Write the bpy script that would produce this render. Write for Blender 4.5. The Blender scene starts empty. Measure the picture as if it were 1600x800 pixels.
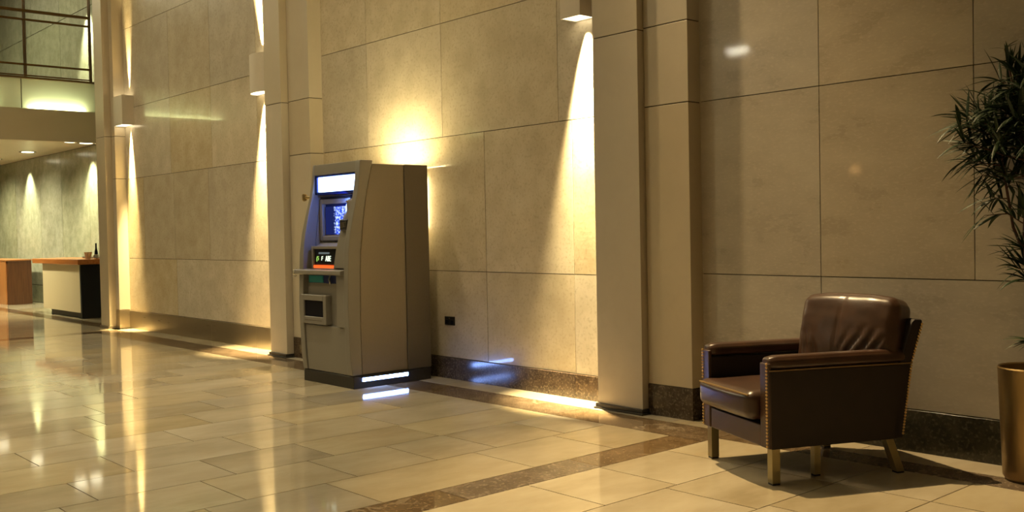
import bpy, bmesh, math, random
from mathutils import Vector, Matrix, noise
R = math.radians
SC = bpy.context.scene
COL = SC.collection
random.seed(7)

# ------------------------------------------------------------------ materials
def mat(name, color, rough=0.5, metal=0.0, coat=0.0, coat_rough=0.05, spec=0.5):
    m = bpy.data.materials.new(name); m.use_nodes = True
    b = m.node_tree.nodes['Principled BSDF']
    b.inputs['Base Color'].default_value = (*color, 1)
    b.inputs['Roughness'].default_value = rough
    b.inputs['Metallic'].default_value = metal
    b.inputs['Coat Weight'].default_value = coat
    b.inputs['Coat Roughness'].default_value = coat_rough
    b.inputs['Specular IOR Level'].default_value = spec
    return m

def N(m, t, **k):
    n = m.node_tree.nodes.new(t)
    for a, v in k.items(): setattr(n, a, v)
    return n
def LK(m, a, b): m.node_tree.links.new(a, b)

def emis(name, color, strength):
    m = bpy.data.materials.new(name); m.use_nodes = True
    nt = m.node_tree; nt.nodes.clear()
    o = nt.nodes.new('ShaderNodeOutputMaterial'); e = nt.nodes.new('ShaderNodeEmission')
    e.inputs[0].default_value = (*color, 1); e.inputs[1].default_value = strength
    nt.links.new(e.outputs[0], o.inputs[0])
    return m

def stone(name, c1, c2, c3=None, scale=6.0, fine=60.0, rough=0.3, coat=0.0, tone=0.12, bump=0.0,
          stretch=(1, 1, 1), vein=0.0, vein_color=(.9, .88, .8), vscale=1.5, spec=0.5, rough_var=0.0, metal=0.0, finemix=.5):
    """mottled stone: large cloudy patches, fine grain, a tone for every slab (attribute rnd), optional veins"""
    m = mat(name, c1, rough, metal, coat, spec=spec)
    b = m.node_tree.nodes['Principled BSDF']
    tc = N(m, 'ShaderNodeTexCoord'); mp = N(m, 'ShaderNodeMapping')
    at = N(m, 'ShaderNodeAttribute', attribute_name='rnd')
    LK(m, tc.outputs['Object'], mp.inputs[0])
    mp.inputs['Scale'].default_value = stretch
    # shift each slab's pattern by its random number
    vm = N(m, 'ShaderNodeVectorMath', operation='MULTIPLY_ADD')
    vm.inputs[1].default_value = (37.0, 53.0, 71.0)
    LK(m, at.outputs['Color'], vm.inputs[0]); LK(m, mp.outputs[0], vm.inputs[2])
    n1 = N(m, 'ShaderNodeTexNoise'); n1.inputs['Scale'].default_value = scale; n1.inputs['Detail'].default_value = 5
    n1.inputs['Roughness'].default_value = .6
    n2 = N(m, 'ShaderNodeTexNoise'); n2.inputs['Scale'].default_value = fine; n2.inputs['Detail'].default_value = 3
    LK(m, vm.outputs[0], n1.inputs[0]); LK(m, vm.outputs[0], n2.inputs[0])
    r1 = N(m, 'ShaderNodeValToRGB'); r1.color_ramp.elements[0].position = .35; r1.color_ramp.elements[1].position = .68
    r1.color_ramp.elements[0].color = (*c1, 1); r1.color_ramp.elements[1].color = (*c2, 1)
    LK(m, n1.outputs[0], r1.inputs[0])
    r2 = N(m, 'ShaderNodeValToRGB'); r2.color_ramp.elements[0].position = .52; r2.color_ramp.elements[1].position = .70
    LK(m, n2.outputs[0], r2.inputs[0])
    mx = N(m, 'ShaderNodeMix', data_type='RGBA'); c3 = c3 or c1
    mul = N(m, 'ShaderNodeMath', operation='MULTIPLY'); mul.inputs[1].default_value = finemix
    LK(m, r2.outputs[0], mul.inputs[0])
    LK(m, mul.outputs[0], mx.inputs['Factor']); LK(m, r1.outputs[0], mx.inputs[6]); mx.inputs[7].default_value = (*c3, 1)
    out = mx.outputs[2]
    if vein:
        w = N(m, 'ShaderNodeTexNoise'); w.inputs['Scale'].default_value = vscale; w.inputs['Detail'].default_value = 7
        w.inputs['Distortion'].default_value = 1.2
        LK(m, vm.outputs[0], w.inputs[0])
        sb = N(m, 'ShaderNodeMath', operation='SUBTRACT'); sb.inputs[1].default_value = .5
        ab = N(m, 'ShaderNodeMath', operation='ABSOLUTE')
        LK(m, w.outputs[0], sb.inputs[0]); LK(m, sb.outputs[0], ab.inputs[0])
        rr = N(m, 'ShaderNodeValToRGB'); rr.color_ramp.elements[0].position = 0; rr.color_ramp.elements[1].position = .022
        rr.color_ramp.elements[0].color = (vein, vein, vein, 1); rr.color_ramp.elements[1].color = (0, 0, 0, 1)
        LK(m, ab.outputs[0], rr.inputs[0])
        # veins only in some places
        w2 = N(m, 'ShaderNodeTexNoise'); w2.inputs['Scale'].default_value = vscale * .9
        LK(m, vm.outputs[0], w2.inputs[0])
        r3 = N(m, 'ShaderNodeValToRGB'); r3.color_ramp.elements[0].position = .48; r3.color_ramp.elements[1].position = .62
        LK(m, w2.outputs[0], r3.inputs[0])
        mm = N(m, 'ShaderNodeMath', operation='MULTIPLY'); LK(m, rr.outputs[0], mm.inputs[0]); LK(m, r3.outputs[0], mm.inputs[1])
        m2 = N(m, 'ShaderNodeMix', data_type='RGBA'); LK(m, mm.outputs[0], m2.inputs['Factor'])
        LK(m, out, m2.inputs[6]); m2.inputs[7].default_value = (*vein_color, 1); out = m2.outputs[2]
    # tone per slab
    sep = N(m, 'ShaderNodeSeparateColor'); LK(m, at.outputs['Color'], sep.inputs[0])
    mr = N(m, 'ShaderNodeMapRange'); mr.inputs['To Min'].default_value = 1 - tone; mr.inputs['To Max'].default_value = 1 + tone * .6
    LK(m, sep.outputs[0], mr.inputs[0])
    hs = N(m, 'ShaderNodeHueSaturation'); LK(m, mr.outputs[0], hs.inputs['Value'])
    ms = N(m, 'ShaderNodeMapRange'); ms.inputs['To Min'].default_value = .8; ms.inputs['To Max'].default_value = 1.25
    LK(m, sep.outputs[1], ms.inputs[0]); LK(m, ms.outputs[0], hs.inputs['Saturation'])
    LK(m, out, hs.inputs['Color']); LK(m, hs.outputs[0], b.inputs['Base Color'])
    if rough_var:
        rv = N(m, 'ShaderNodeMapRange'); rv.inputs['To Min'].default_value = rough; rv.inputs['To Max'].default_value = rough + rough_var
        LK(m, n1.outputs[0], rv.inputs[0]); LK(m, rv.outputs[0], b.inputs['Roughness'])
    if bump:
        bp = N(m, 'ShaderNodeBump'); bp.inputs['Strength'].default_value = bump; bp.inputs['Distance'].default_value = .002
        LK(m, n2.outputs[0], bp.inputs['Height']); LK(m, bp.outputs[0], b.inputs['Normal'])
    return m

def brushed(name, color, rough=.3, metal=.9, axis=(1, 1, 60), amt=.12):
    m = mat(name, color, rough, metal); b = m.node_tree.nodes['Principled BSDF']
    tc = N(m, 'ShaderNodeTexCoord'); mp = N(m, 'ShaderNodeMapping'); mp.inputs['Scale'].default_value = axis
    n = N(m, 'ShaderNodeTexNoise'); n.inputs['Scale'].default_value = 4; n.inputs['Detail'].default_value = 4
    LK(m, tc.outputs['Object'], mp.inputs[0]); LK(m, mp.outputs[0], n.inputs[0])
    r = N(m, 'ShaderNodeMapRange'); r.inputs['To Min'].default_value = rough - amt * .5; r.inputs['To Max'].default_value = rough + amt
    LK(m, n.outputs[0], r.inputs[0]); LK(m, r.outputs[0], b.inputs['Roughness'])
    return m

def mottled(name, c1, c2, scale, rough=.5, bump=.1, metal=0, dist=.001, coat=0, detail=4):
    m = mat(name, c1, rough, metal, coat); b = m.node_tree.nodes['Principled BSDF']
    tc = N(m, 'ShaderNodeTexCoord'); n = N(m, 'ShaderNodeTexNoise'); n.inputs['Scale'].default_value = scale
    n.inputs['Detail'].default_value = detail
    LK(m, tc.outputs['Object'], n.inputs[0])
    r = N(m, 'ShaderNodeValToRGB'); r.color_ramp.elements[0].position = .3; r.color_ramp.elements[1].position = .7
    r.color_ramp.elements[0].color = (*c1, 1); r.color_ramp.elements[1].color = (*c2, 1)
    LK(m, n.outputs[0], r.inputs[0]); LK(m, r.outputs[0], b.inputs['Base Color'])
    if bump:
        bp = N(m, 'ShaderNodeBump'); bp.inputs['Strength'].default_value = bump; bp.inputs['Distance'].default_value = dist
        LK(m, n.outputs[0], bp.inputs['Height']); LK(m, bp.outputs[0], b.inputs['Normal'])
    return m

def wood(name, c1, c2, rough=.35, axis=(1, 12, 12)):
    m = mat(name, c1, rough, coat=.3); b = m.node_tree.nodes['Principled BSDF']
    tc = N(m, 'ShaderNodeTexCoord'); mp = N(m, 'ShaderNodeMapping'); mp.inputs['Scale'].default_value = axis
    n = N(m, 'ShaderNodeTexNoise'); n.inputs['Scale'].default_value = 3; n.inputs['Detail'].default_value = 6
    LK(m, tc.outputs['Object'], mp.inputs[0]); LK(m, mp.outputs[0], n.inputs[0])
    r = N(m, 'ShaderNodeValToRGB'); r.color_ramp.elements[0].position = .35; r.color_ramp.elements[1].position = .65
    r.color_ramp.elements[0].color = (*c1, 1); r.color_ramp.elements[1].color = (*c2, 1)
    LK(m, n.outputs[0], r.inputs[0]); LK(m, r.outputs[0], b.inputs['Base Color'])
    return m

M = {}
M['wall'] = stone('wall stone', (.50, .43, .31), (.60, .53, .40), (.40, .33, .23), scale=5, fine=45, rough=.22, tone=.10, bump=.12, spec=.3, finemix=.55, rough_var=.06, coat=.5)
M['wall_r'] = stone('right wall stone', (.44, .39, .315), (.52, .47, .385), (.60, .54, .44), scale=4, fine=55, rough=.25, tone=.06, bump=.12, stretch=(.7, 1, 1.6), spec=.3, finemix=.45, rough_var=.06, coat=.25)
M['joint'] = mat('dark joint', (.05, .035, .02), .9)
M['pil'] = stone('pilaster cladding', (.50, .44, .34), (.54, .48, .375), (.46, .40, .31), scale=1.5, fine=14, rough=.42, tone=.03, finemix=.2)
M['skirt'] = stone('dark marble skirting', (.045, .032, .022), (.10, .072, .05), (.30, .24, .17), scale=18, fine=75, rough=.16, tone=.15, finemix=.5)
M['skirt_r'] = stone('black green marble skirting', (.016, .015, .010), (.040, .036, .024), (.13, .12, .085), scale=14, fine=60, rough=.2, tone=.15, finemix=.4)
M['steel'] = brushed('brushed steel skirting', (.42, .36, .26), .28, .9, (1, 1, 40))
M['floor'] = stone('pale marble tile', (.36, .30, .20), (.56, .495, .37), (.48, .41, .30), scale=1.8, fine=16, rough=.04, tone=.13, vein=.35,
                   vein_color=(.42, .33, .21), vscale=2.2, stretch=(1, .45, 1), spec=.75, finemix=.3, rough_var=.05)
M['border'] = stone('brown marble border', (.10, .068, .04), (.19, .135, .085), (.33, .26, .17), scale=9, fine=55, rough=.06, tone=.12, vein=.5,
                    vein_color=(.45, .38, .28), vscale=2.6, spec=.6, finemix=.6)
M['green'] = stone('grey green stone', (.27, .28, .20), (.38, .39, .30), (.22, .22, .16), scale=6, fine=30, rough=.2, tone=.08, finemix=.5)
M['paint'] = mottled('beige paint', (.55, .48, .34), (.57, .50, .36), 3, .5, .0)
M['ceil'] = mottled('ceiling paint', (.5, .44, .33), (.52, .46, .35), 3, .35, 0)
M['atm'] = mottled('grey beige moulded plastic', (.22, .203, .172), (.235, .215, .182), 200, .36, .04, coat=.1)
M['atm_side'] = mottled('cabinet side paint', (.245, .205, .145), (.26, .215, .155), 90, .42, .03)
M['atm_dark'] = mottled('dark cabinet paint', (.12, .10, .072), (.13, .108, .08), 90, .45, .03)
M['base'] = mottled('black base', (.02, .018, .016), (.03, .026, .022), 60, .35, .03)
M['black'] = mat('black plastic', (.004, .004, .008), .6, spec=.15)
M['blueframe'] = mat('deep blue frame', (.01, .03, .22), .25)
M['navy'] = mat('navy panel', (.010, .022, .12), .3)
M['teal'] = mat('teal panel', (.02, .24, .26), .3)
M['brass'] = brushed('brushed brass', (.50, .37, .17), .3, .95, (30, 30, 1), .1)
M['bronze'] = brushed('bronze rail', (.16, .095, .035), .28, .8, (1, 20, 1), .1)
M['gold'] = mat('nail brass', (.75, .50, .20), .28, 1.0)
M['legbrass'] = brushed('satin leg metal', (.36, .30, .155), .36, .8, (30, 30, 1), .1)
M['rubber'] = mat('black rubber', (.012, .011, .01), .6)
M['chrome'] = mat('chrome', (.75, .72, .66), .12, 1.0)
M['sconce'] = mottled('sconce cream metal', (.62, .56, .47), (.64, .58, .48), 40, .45, .02)
M['lens'] = emis('sconce lens', (1, .82, .5), 2.4)
M['fascia_panel'] = mat('pale green back-lit panel', (.72, .76, .60), .25)
M['cream'] = mottled('cream laminate', (.66, .57, .38), (.68, .59, .40), 2, .35, 0)
M['wood_top'] = wood('reddish wood', (.36, .12, .025), (.45, .17, .045))
M['wood_dark'] = wood('dark brown wood', (.075, .026, .009), (.11, .04, .014), .3, (12, 12, 1))
M['wood_orange'] = wood('orange wood', (.36, .15, .045), (.42, .18, .06), .35, (12, 12, 1))
M['darkpanel'] = mat('near black panel', (.008, .009, .012), .3)
M['outlet'] = mat('black outlet', (.008, .007, .006), .3)
M['pot'] = brushed('brushed bronze planter', (.30, .205, .09), .36, .9, (1, 1, 30), .1)
M['soil'] = mottled('soil', (.02, .014, .009), (.05, .035, .022), 60, .95, .6, dist=.01)
M['stem'] = mottled('plant stem', (.06, .025, .014), (.11, .05, .028), 40, .6, .3)
M['leaf'] = mottled('dark green leaf', (.010, .026, .008), (.026, .052, .013), 12, .5, 0)
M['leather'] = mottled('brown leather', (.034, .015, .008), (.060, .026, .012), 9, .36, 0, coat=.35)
b_ = M['leather']; bs = b_.node_tree.nodes['Principled BSDF']
v_ = N(b_, 'ShaderNodeTexVoronoi'); v_.inputs['Scale'].default_value = 260
tc_ = N(b_, 'ShaderNodeTexCoord'); LK(b_, tc_.outputs['Object'], v_.inputs[0])
bp_ = N(b_, 'ShaderNodeBump'); bp_.inputs['Strength'].default_value = .12; bp_.inputs['Distance'].default_value = .0006
LK(b_, v_.outputs[0], bp_.inputs['Height']); LK(b_, bp_.outputs[0], bs.inputs['Normal'])
bs.inputs['Coat Roughness'].default_value = .25
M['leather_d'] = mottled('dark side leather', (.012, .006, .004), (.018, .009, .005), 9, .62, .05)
M['piping'] = mat('tan piping', (.20, .12, .035), .35)
M['fascia_glow'] = emis('fascia light strip', (.95, 1.0, .55), 60)
M['lamp'] = emis('downlight lens', (1, .9, .6), 5)
M['lamp_warm'] = emis('lobby downlight lens', (1, .75, .4), 25)
M['led'] = emis('blue white led strip', (.24, .40, 1.0), 26)
M['sign'] = emis('lit sign', (.40, .58, 1.0), 5.5)
M['added_glow'] = emis('added uplight emitter', (1, .80, .38), 90)  # for the uplight added out of sight on the cash machine
gl = mat('glass', (.9, .93, .85), .03); gb = gl.node_tree.nodes['Principled BSDF']
gb.inputs['Transmission Weight'].default_value = 1.0; gb.inputs['IOR'].default_value = 1.45; M['glass'] = gl
# screen showing a blue picture: dark on its left, speckled bright blue on its right
sm = emis('blue screen', (.1, .2, 1), .85); e_ = [n for n in sm.node_tree.nodes if n.type == 'EMISSION'][0]
tc_ = N(sm, 'ShaderNodeTexCoord'); sx = N(sm, 'ShaderNodeSeparateXYZ'); LK(sm, tc_.outputs['Generated'], sx.inputs[0])
nn = N(sm, 'ShaderNodeTexNoise'); nn.inputs['Scale'].default_value = 14; nn.inputs['Detail'].default_value = 5; LK(sm, tc_.outputs['Generated'], nn.inputs[0])
r_ = N(sm, 'ShaderNodeValToRGB'); r_.color_ramp.elements[0].position = .44; r_.color_ramp.elements[1].position = .64
r_.color_ramp.elements[0].color = (.02, .06, .6, 1); r_.color_ramp.elements[1].color = (.55, .7, 1, 1); LK(sm, nn.outputs[0], r_.inputs[0])
ad = N(sm, 'ShaderNodeMath', operation='MULTIPLY_ADD'); ad.inputs[1].default_value = .25
LK(sm, nn.outputs[0], ad.inputs[0]); LK(sm, sx.outputs[0], ad.inputs[2])
r2_ = N(sm, 'ShaderNodeValToRGB'); r2_.color_ramp.elements[0].position = .42; r2_.color_ramp.elements[1].position = .50; LK(sm, ad.outputs[0], r2_.inputs[0])
mx_ = N(sm, 'ShaderNodeMix', data_type='RGBA'); LK(sm, r2_.outputs[0], mx_.inputs['Factor']); mx_.inputs[6].default_value = (.008, .012, .07, 1)
LK(sm, r_.outputs[0], mx_.inputs[7]); LK(sm, mx_.outputs[2], e_.inputs[0]); M['screen'] = sm
M['glyph'] = emis('display characters', (.85, 1, .75), .8)
M['glyph_g'] = emis('green display characters', (.35, .65, .12), .6)
M['glyph_dim'] = emis('dim display characters', (.25, .30, .30), .35)
M['red'] = emis('lit red strip', (1, .12, .02), .8)

# ------------------------------------------------------------------ mesh helper
class MB:
    def __init__(s): s.v = []; s.f = []; s.mi = []; s.r = []
    def add(s, vs, fs, mi=0, rnd=None):
        o = len(s.v); s.v += [Vector(v) for v in vs]
        rnd = rnd or (0, 0, 0)
        for f in fs: s.f.append([i + o for i in f]); s.mi.append(mi); s.r.append(rnd)
        return s
    def box(s, x0, x1, y0, y1, z0, z1, mi=0, rnd=None):
        vs = [(x0, y0, z0), (x1, y0, z0), (x1, y1, z0), (x0, y1, z0), (x0, y0, z1), (x1, y0, z1), (x1, y1, z1), (x0, y1, z1)]
        return s.add(vs, [(0, 3, 2, 1), (4, 5, 6, 7), (0, 1, 5, 4), (1, 2, 6, 5), (2, 3, 7, 6), (3, 0, 4, 7)], mi, rnd)
    def prism(s, pts, a0, a1, axis='x', mi=0, rnd=None):
        n = len(pts)
        def P(p, a):
            return (a, p[0], p[1]) if axis == 'x' else ((p[0], a, p[1]) if axis == 'y' else (p[0], p[1], a))
        vs = [P(p, a0) for p in pts] + [P(p, a1) for p in pts]
        fs = [list(range(n))[::-1], list(range(n, 2 * n))] + [(i, (i + 1) % n, n + (i + 1) % n, n + i) for i in range(n)]
        return s.add(vs, fs, mi, rnd)
    def tube(s, pts, rad, seg=10, mi=0, cap=True):
        pts = [Vector(p) for p in pts]; n = len(pts)
        rad = rad if isinstance(rad, (list, tuple)) else [rad] * n
        vs = []; up = None
        for i, p in enumerate(pts):
            t = (pts[min(i + 1, n - 1)] - pts[max(i - 1, 0)]).normalized()
            if up is None: up = t.orthogonal().normalized()
            up = (up - t * up.dot(t)).normalized(); b = t.cross(up)
            for k in range(seg):
                a = 2 * math.pi * k / seg
                vs.append(p + (up * math.cos(a) + b * math.sin(a)) * rad[i])
        fs = [(i * seg + k, i * seg + (k + 1) % seg, (i + 1) * seg + (k + 1) % seg, (i + 1) * seg + k) for i in range(n - 1) for k in range(seg)]
        if cap: fs += [tuple(range(seg))[::-1], tuple(range((n - 1) * seg, n * seg))]
        return s.add(vs, fs, mi)
    def lathe(s, prof, cx, cy, seg=48, mi=0):
        vs = []; n = len(prof)
        for r, z in prof:
            for k in range(seg):
                a = 2 * math.pi * k / seg; vs.append((cx + r * math.cos(a), cy + r * math.sin(a), z))
        fs = [(i * seg + k, i * seg + (k + 1) % seg, (i + 1) * seg + (k + 1) % seg, (i + 1) * seg + k) for i in range(n - 1) for k in range(seg)]
        fs += [tuple(range(seg))[::-1], tuple(range((n - 1) * seg, n * seg))]
        return s.add(vs, fs, mi)
    def build(s, name, mats, parent=None, bevel=0, seg=2, smooth=True, angle=35, rnd=False):
        mats = mats if isinstance(mats, (list, tuple)) else [mats]
        me = bpy.data.meshes.new(name)
        off = ORG.get(parent.name, Vector()) if parent else Vector()
        me.from_pydata([v - off for v in s.v], [], s.f)
        for m in mats: me.materials.append(m)
        me.polygons.foreach_set('material_index', s.mi)
        if rnd:
            at = me.color_attributes.new('rnd', 'FLOAT_COLOR', 'CORNER')
            for p in me.polygons:
                for li in p.loop_indices: at.data[li].color = (*s.r[p.index], 1)
        bm = bmesh.new(); bm.from_mesh(me); bmesh.ops.recalc_face_normals(bm, faces=bm.faces); bm.to_mesh(me); bm.free()
        if smooth: me.shade_smooth(); me.set_sharp_from_angle(angle=R(angle))
        me.update()
        o = bpy.data.objects.new(name, me); COL.objects.link(o)
        if parent: o.parent = parent; ORG[o.name] = off.copy()
        if bevel:
            md = o.modifiers.new('Bevel', 'BEVEL'); md.width = bevel; md.segments = seg; md.limit_method = 'ANGLE'; md.angle_limit = R(40); md.harden_normals = True
        return o
ORG = {}
def thing(name, label, cat, loc, group=None, rotz=0, local=False):
    o = bpy.data.objects.new(name, None); COL.objects.link(o); o.location = loc; o.rotation_euler = (0, 0, rotz)
    o.empty_display_size = .1
    o['label'] = label; o['category'] = cat
    if group: o['group'] = group
    ORG[o.name] = Vector() if local else Vector(loc)
    return o
def tag(o, label, cat, group=None):
    o['label'] = label; o['category'] = cat
    if group: o['group'] = group
    return o
def struct(o): o['kind'] = 'structure'; return o
def rr(): return (random.random(), random.random(), random.random())

# ------------------------------------------------------------------ the setting
YW = 4.95                                        # stone wall plane
def slabs(mb, x0, x1, y, rows, gv=.0025, gh=.005, th=.02, mi=0):
    for z0, z1, xs in rows:
        xs = [x0] + [x for x in xs if x0 < x < x1] + [x1]
        for a, b in zip(xs, xs[1:]):
            mb.box(a + (gv if a > x0 else 0), b - (gv if b < x1 else 0), y, y + th, z0 + gh * .5, z1 - gh * .5, mi, rr())
def wall_seg(name, x0, x1, rows, m):
    mb = MB(); slabs(mb, x0, x1, YW, rows); mb.box(x0, x1, YW + .012, YW + .10, 0, 6.5, 1)
    return struct(mb.build(name, [m, M['joint']], rnd=True, smooth=False))
H = 6.5
wall_seg('wall_centre', -8.21, -4.3, [(.172, .866, [-7.45, -5.865, -4.92]), (.866, 1.94, [-7.45, -5.865, -4.92]), (1.94, 2.846, [-7.45, -6.38, -5.05]),
         (2.846, 3.87, [-7.45, -6.38, -5.05]), (3.87, 4.9, [-7.0, -5.7]), (4.9, H, [-7.0, -5.7])], M['wall'])
wall_seg('wall_left', -13.12, -8.86, [(.235, .915, [-11.6]), (.915, 1.945, [-12.55, -11.63, -10.68, -9.6]), (1.945, 2.85, [-11.69, -10.57, -9.5]),
         (2.85, 3.88, [-11.69, -10.57, -9.5]), (3.88, 4.9, [-10.5]), (4.9, H, [-10.5])], M['wall'])
wall_seg('wall_right', -3.83, 2.2, [(.218, .892, [-3.0, -1.0, .2, 1.4]), (.892, 1.943, [-3.0, -2.157, -.9, .2, 1.4]), (1.943, 2.85, [-3.0, -2.157, -.9, .2, 1.4]),
         (2.85, 3.88, [-3.0, -2.157, -.9, .2, 1.4]), (3.88, H, [-3.0, -.9, .2, 1.4])], M['wall_r'])
def skirt(name, x0, x1, z, m, joints=()):
    mb = MB(); xs = [x0, *joints, x1]
    for a, b in zip(xs, xs[1:]): mb.box(a + .001, b - .001, YW - .012, YW + .02, 0, z, 0, rr())
    return struct(mb.build(name, m, rnd=True, bevel=.002))
skirt('baseboard_centre', -8.2, -4.05, .170, M['skirt'], (-6.4, -4.92))
skirt('baseboard_left', -13.12, -8.80, .232, M['steel'], (-10.68, -9.6))
skirt('baseboard_right', -3.83, 2.2, .216, M['skirt_r'], (-2.9, -1.2, .5))

def pilaster(n, x0, x1, x2, jf, jp, metal_skirt, sk, ya=4.78, yb=4.835):
    # tall front shaft standing proud, with a shallower pier beside it
    mb = MB(); zs = [.03] + jf + [H]
    for a, b in zip(zs, zs[1:]): mb.box(x0, x1, ya, yb + .01, a + .003, b - .003, 0, rr())
    mb.box(x0 + .006, x1 - .006, ya + .008, YW + .02, .02, H, 1)
    t = struct(mb.build('trim_%d' % n, [M['pil'], M['joint']], rnd=True, bevel=.003))
    pl = MB(); pl.box(x0 - .018, x1 + .018, ya - .028, 4.93, 0, .012); pl.box(x0 - .010, x1 + .010, ya - .018, 4.92, .012, .036)
    pl.build('plinth', M['base'] if not metal_skirt else M['steel'], t, bevel=.004)
    mb = MB(); zs = [sk] + jp + [H]
    for a, b in zip(zs, zs[1:]): mb.box(x1 + .004, x2, yb, YW + .03, a + .003, b - .003, 0, rr())
    mb.box(x1 - .05, x2 - .006, yb + .008, YW + .03, 0, H, 1)
    t2 = struct(mb.build('trim_%d' % (n + 1), [M['pil'], M['joint']], rnd=True, bevel=.003))
    s = MB(); s.box(x1 + .002, x2 + .004, yb - .004, YW + .03, 0, sk, 0, rr())
    s.build('plinth', M['steel'] if metal_skirt else M['skirt'], t2, rnd=True, bevel=.002)
pilaster(1, -4.549, -4.163, -3.812, [2.42, 4.5], [1.938, 2.432, 4.5], False, .193)
pilaster(3, -8.92, -8.60, -8.205, [2.442, 4.5], [1.936, 2.45, 4.5], False, .193, 4.735, 4.81)
pilaster(5, -13.53, -13.225, -13.11, [2.5, 4.5], [1.95, 2.5, 4.5], True, .245, 4.72, 4.81)

# floor: marble tiles, brown marble borders, dark joints beneath
fl = MB(); g = .0028
def tile(x0, x1, y0, y1, mi=0): fl.box(x0 + g, x1 - g, y0 + g, y1 - g, -.02, 0, mi, rr())
YB0, YB1 = 4.405, 4.715
fl.box(-27, 2.2, -5.0, 5.9, -.06, -.006, 2)
xs = [-3.64, -4.125, -4.605, -5.04, -5.53, -5.975, -6.43, -6.86, -7.31, -7.77, -8.22, -8.68, -9.13, -9.6, -10.05, -10.5, -10.96, -11.4, -11.86, -12.3, -12.75]
known = {0: [-.2, .55, 1.3, 1.85, 2.455, 3.36, 3.95], 1: [.2, .8, 1.4, 2.05, 2.635, 3.12, 3.53, 4.05], 2: [.1, .75, 1.57, 2.24, 2.80, 3.50], 3: [.3, 1.0, 1.9, 2.6, 3.53],
         4: [.2, .9, 1.59, 2.43, 3.1, 3.9], 5: [.5, 1.3, 2.05, 2.755, 3.6], 6: [.4, 1.2, 2.26, 3.05, 3.7], 7: [.6, 1.5, 2.4, 3.28, 3.9]}
for i in range(len(xs) - 1):
    ys = known.get(i)
    if not ys:
        ys = []; y = random.uniform(-.3, .4)
        while y < 4.1: ys.append(y); y += random.uniform(.55, 1.0)
    lo = []; y = ys[0]
    while y > -4.4: y -= random.uniform(.6, .9); lo.append(y)
    ys = sorted(lo)[1:] + ys + [YB0]; ys[0] = -5.0
    for a, b in zip(ys, ys[1:]): tile(xs[i + 1], xs[i], a, b)
# cross borders and the long border along the wall
for a, b in zip([-5, -2.2, -.4, .9, 1.9, 2.75, 3.6], [-2.2, -.4, .9, 1.9, 2.75, 3.6, YB0]):
    tile(-3.64, -3.41, a, b, 1); tile(-13.02, -12.75, a, b, 1)
bx = [2.2, .9, -.4, -1.7, -2.9, -3.41, -4.6, -5.9, -7.2, -8.5, -9.8, -11.1, -12.4, -13.02]
for a, b in zip(bx[1:], bx): tile(a, b, YB0 if b <= -3.4 else 4.53, YB1, 1)
sx_ = [2.2, 1.0, -.3, -1.5, -2.7, -3.9, -4.92, -6.1, -7.4, -8.6, -9.8, -11.2, -12.4, -13.6]
for a, b in zip(sx_[1:], sx_): tile(a, b, YB1, YW + .02)
# right of the cross border
xr = [-3.41, -2.92, -2.43, -1.98, -1.5, -1.0, -.5, 0, .55, 1.1, 1.65, 2.2]
for i in range(len(xr) - 1):
    ys = [-5.0, -3.6, -2.2, -1.0] + ([.3, 1.4, 2.3, 3.1, 3.58, 4.1] if i % 2 == 0 else [0., .9, 1.9, 2.75, 3.5, 4.1])
    for a, b in zip(ys, ys[1:] + [4.53]): tile(xr[i], xr[i + 1], a, b)
# beyond the far cross border
x = -13.02
while x > -26.9:
    x2 = max(-27, x - .9); ys = [-5.0, -3, -1, random.uniform(.2, .9), random.uniform(1.6, 2.2), random.uniform(3.0, 3.6), 4.72]
    for a, b in zip(ys, ys[1:]): tile(x2, x, a, b)
    tile(x2, x, 4.72, 4.95, 1)
    if x < -13.5: tile(x2, x, 4.95, 5.85)
    x = x2
struct(fl.build('floor', [M['floor'], M['border'], M['joint']], rnd=True, smooth=False))

# enclosing room, mostly beyond the frame
w = MB(); w.box(2.2, 2.3, -5, 5.05, 0, H); struct(w.build('wall_east', M['paint']))
w = MB(); w.box(-27, 2.3, -5.1, -5, 0, H); struct(w.build('wall_front', M['green']))
w = MB(); w.box(-27.1, -27, -5.1, 6, 0, H); struct(w.build('wall_west', M['green']))
w = MB(); w.box(-27.1, 2.3, -5.1, 6, H, H + .1); struct(w.build('ceiling', M['ceil']))
YF = 5.85                                        # lobby wall beyond the pilasters
mb = MB()
rows = [(0, .33, [-26, -23.5, -21.3, -20.3, -18.2, -17.15, -15.3]), (.33, 2.72, [-24.3, -22.9, -21.3, -19.75, -18.55, -17.15, -15.9]), (2.72, 3.6, [-21, -18.5, -16.3]), (3.6, 5.0, [-22, -20, -18.4, -16.8, -15.6]), (5.0, H, [-22, -20, -18.4, -16.8])]
slabs(mb, -27, -13.2, YF, rows, .006, .012); mb.box(-27, -13.2, YF + .012, YF + .1, 0, H, 1)
struct(mb.build('wall_back', [M['green'], M['joint']], rnd=True, smooth=False))
w = MB(); w.box(-13.46, -13.12, 4.955, 5.86, 0, H); struct(w.build('wall_return', M['paint']))

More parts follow.
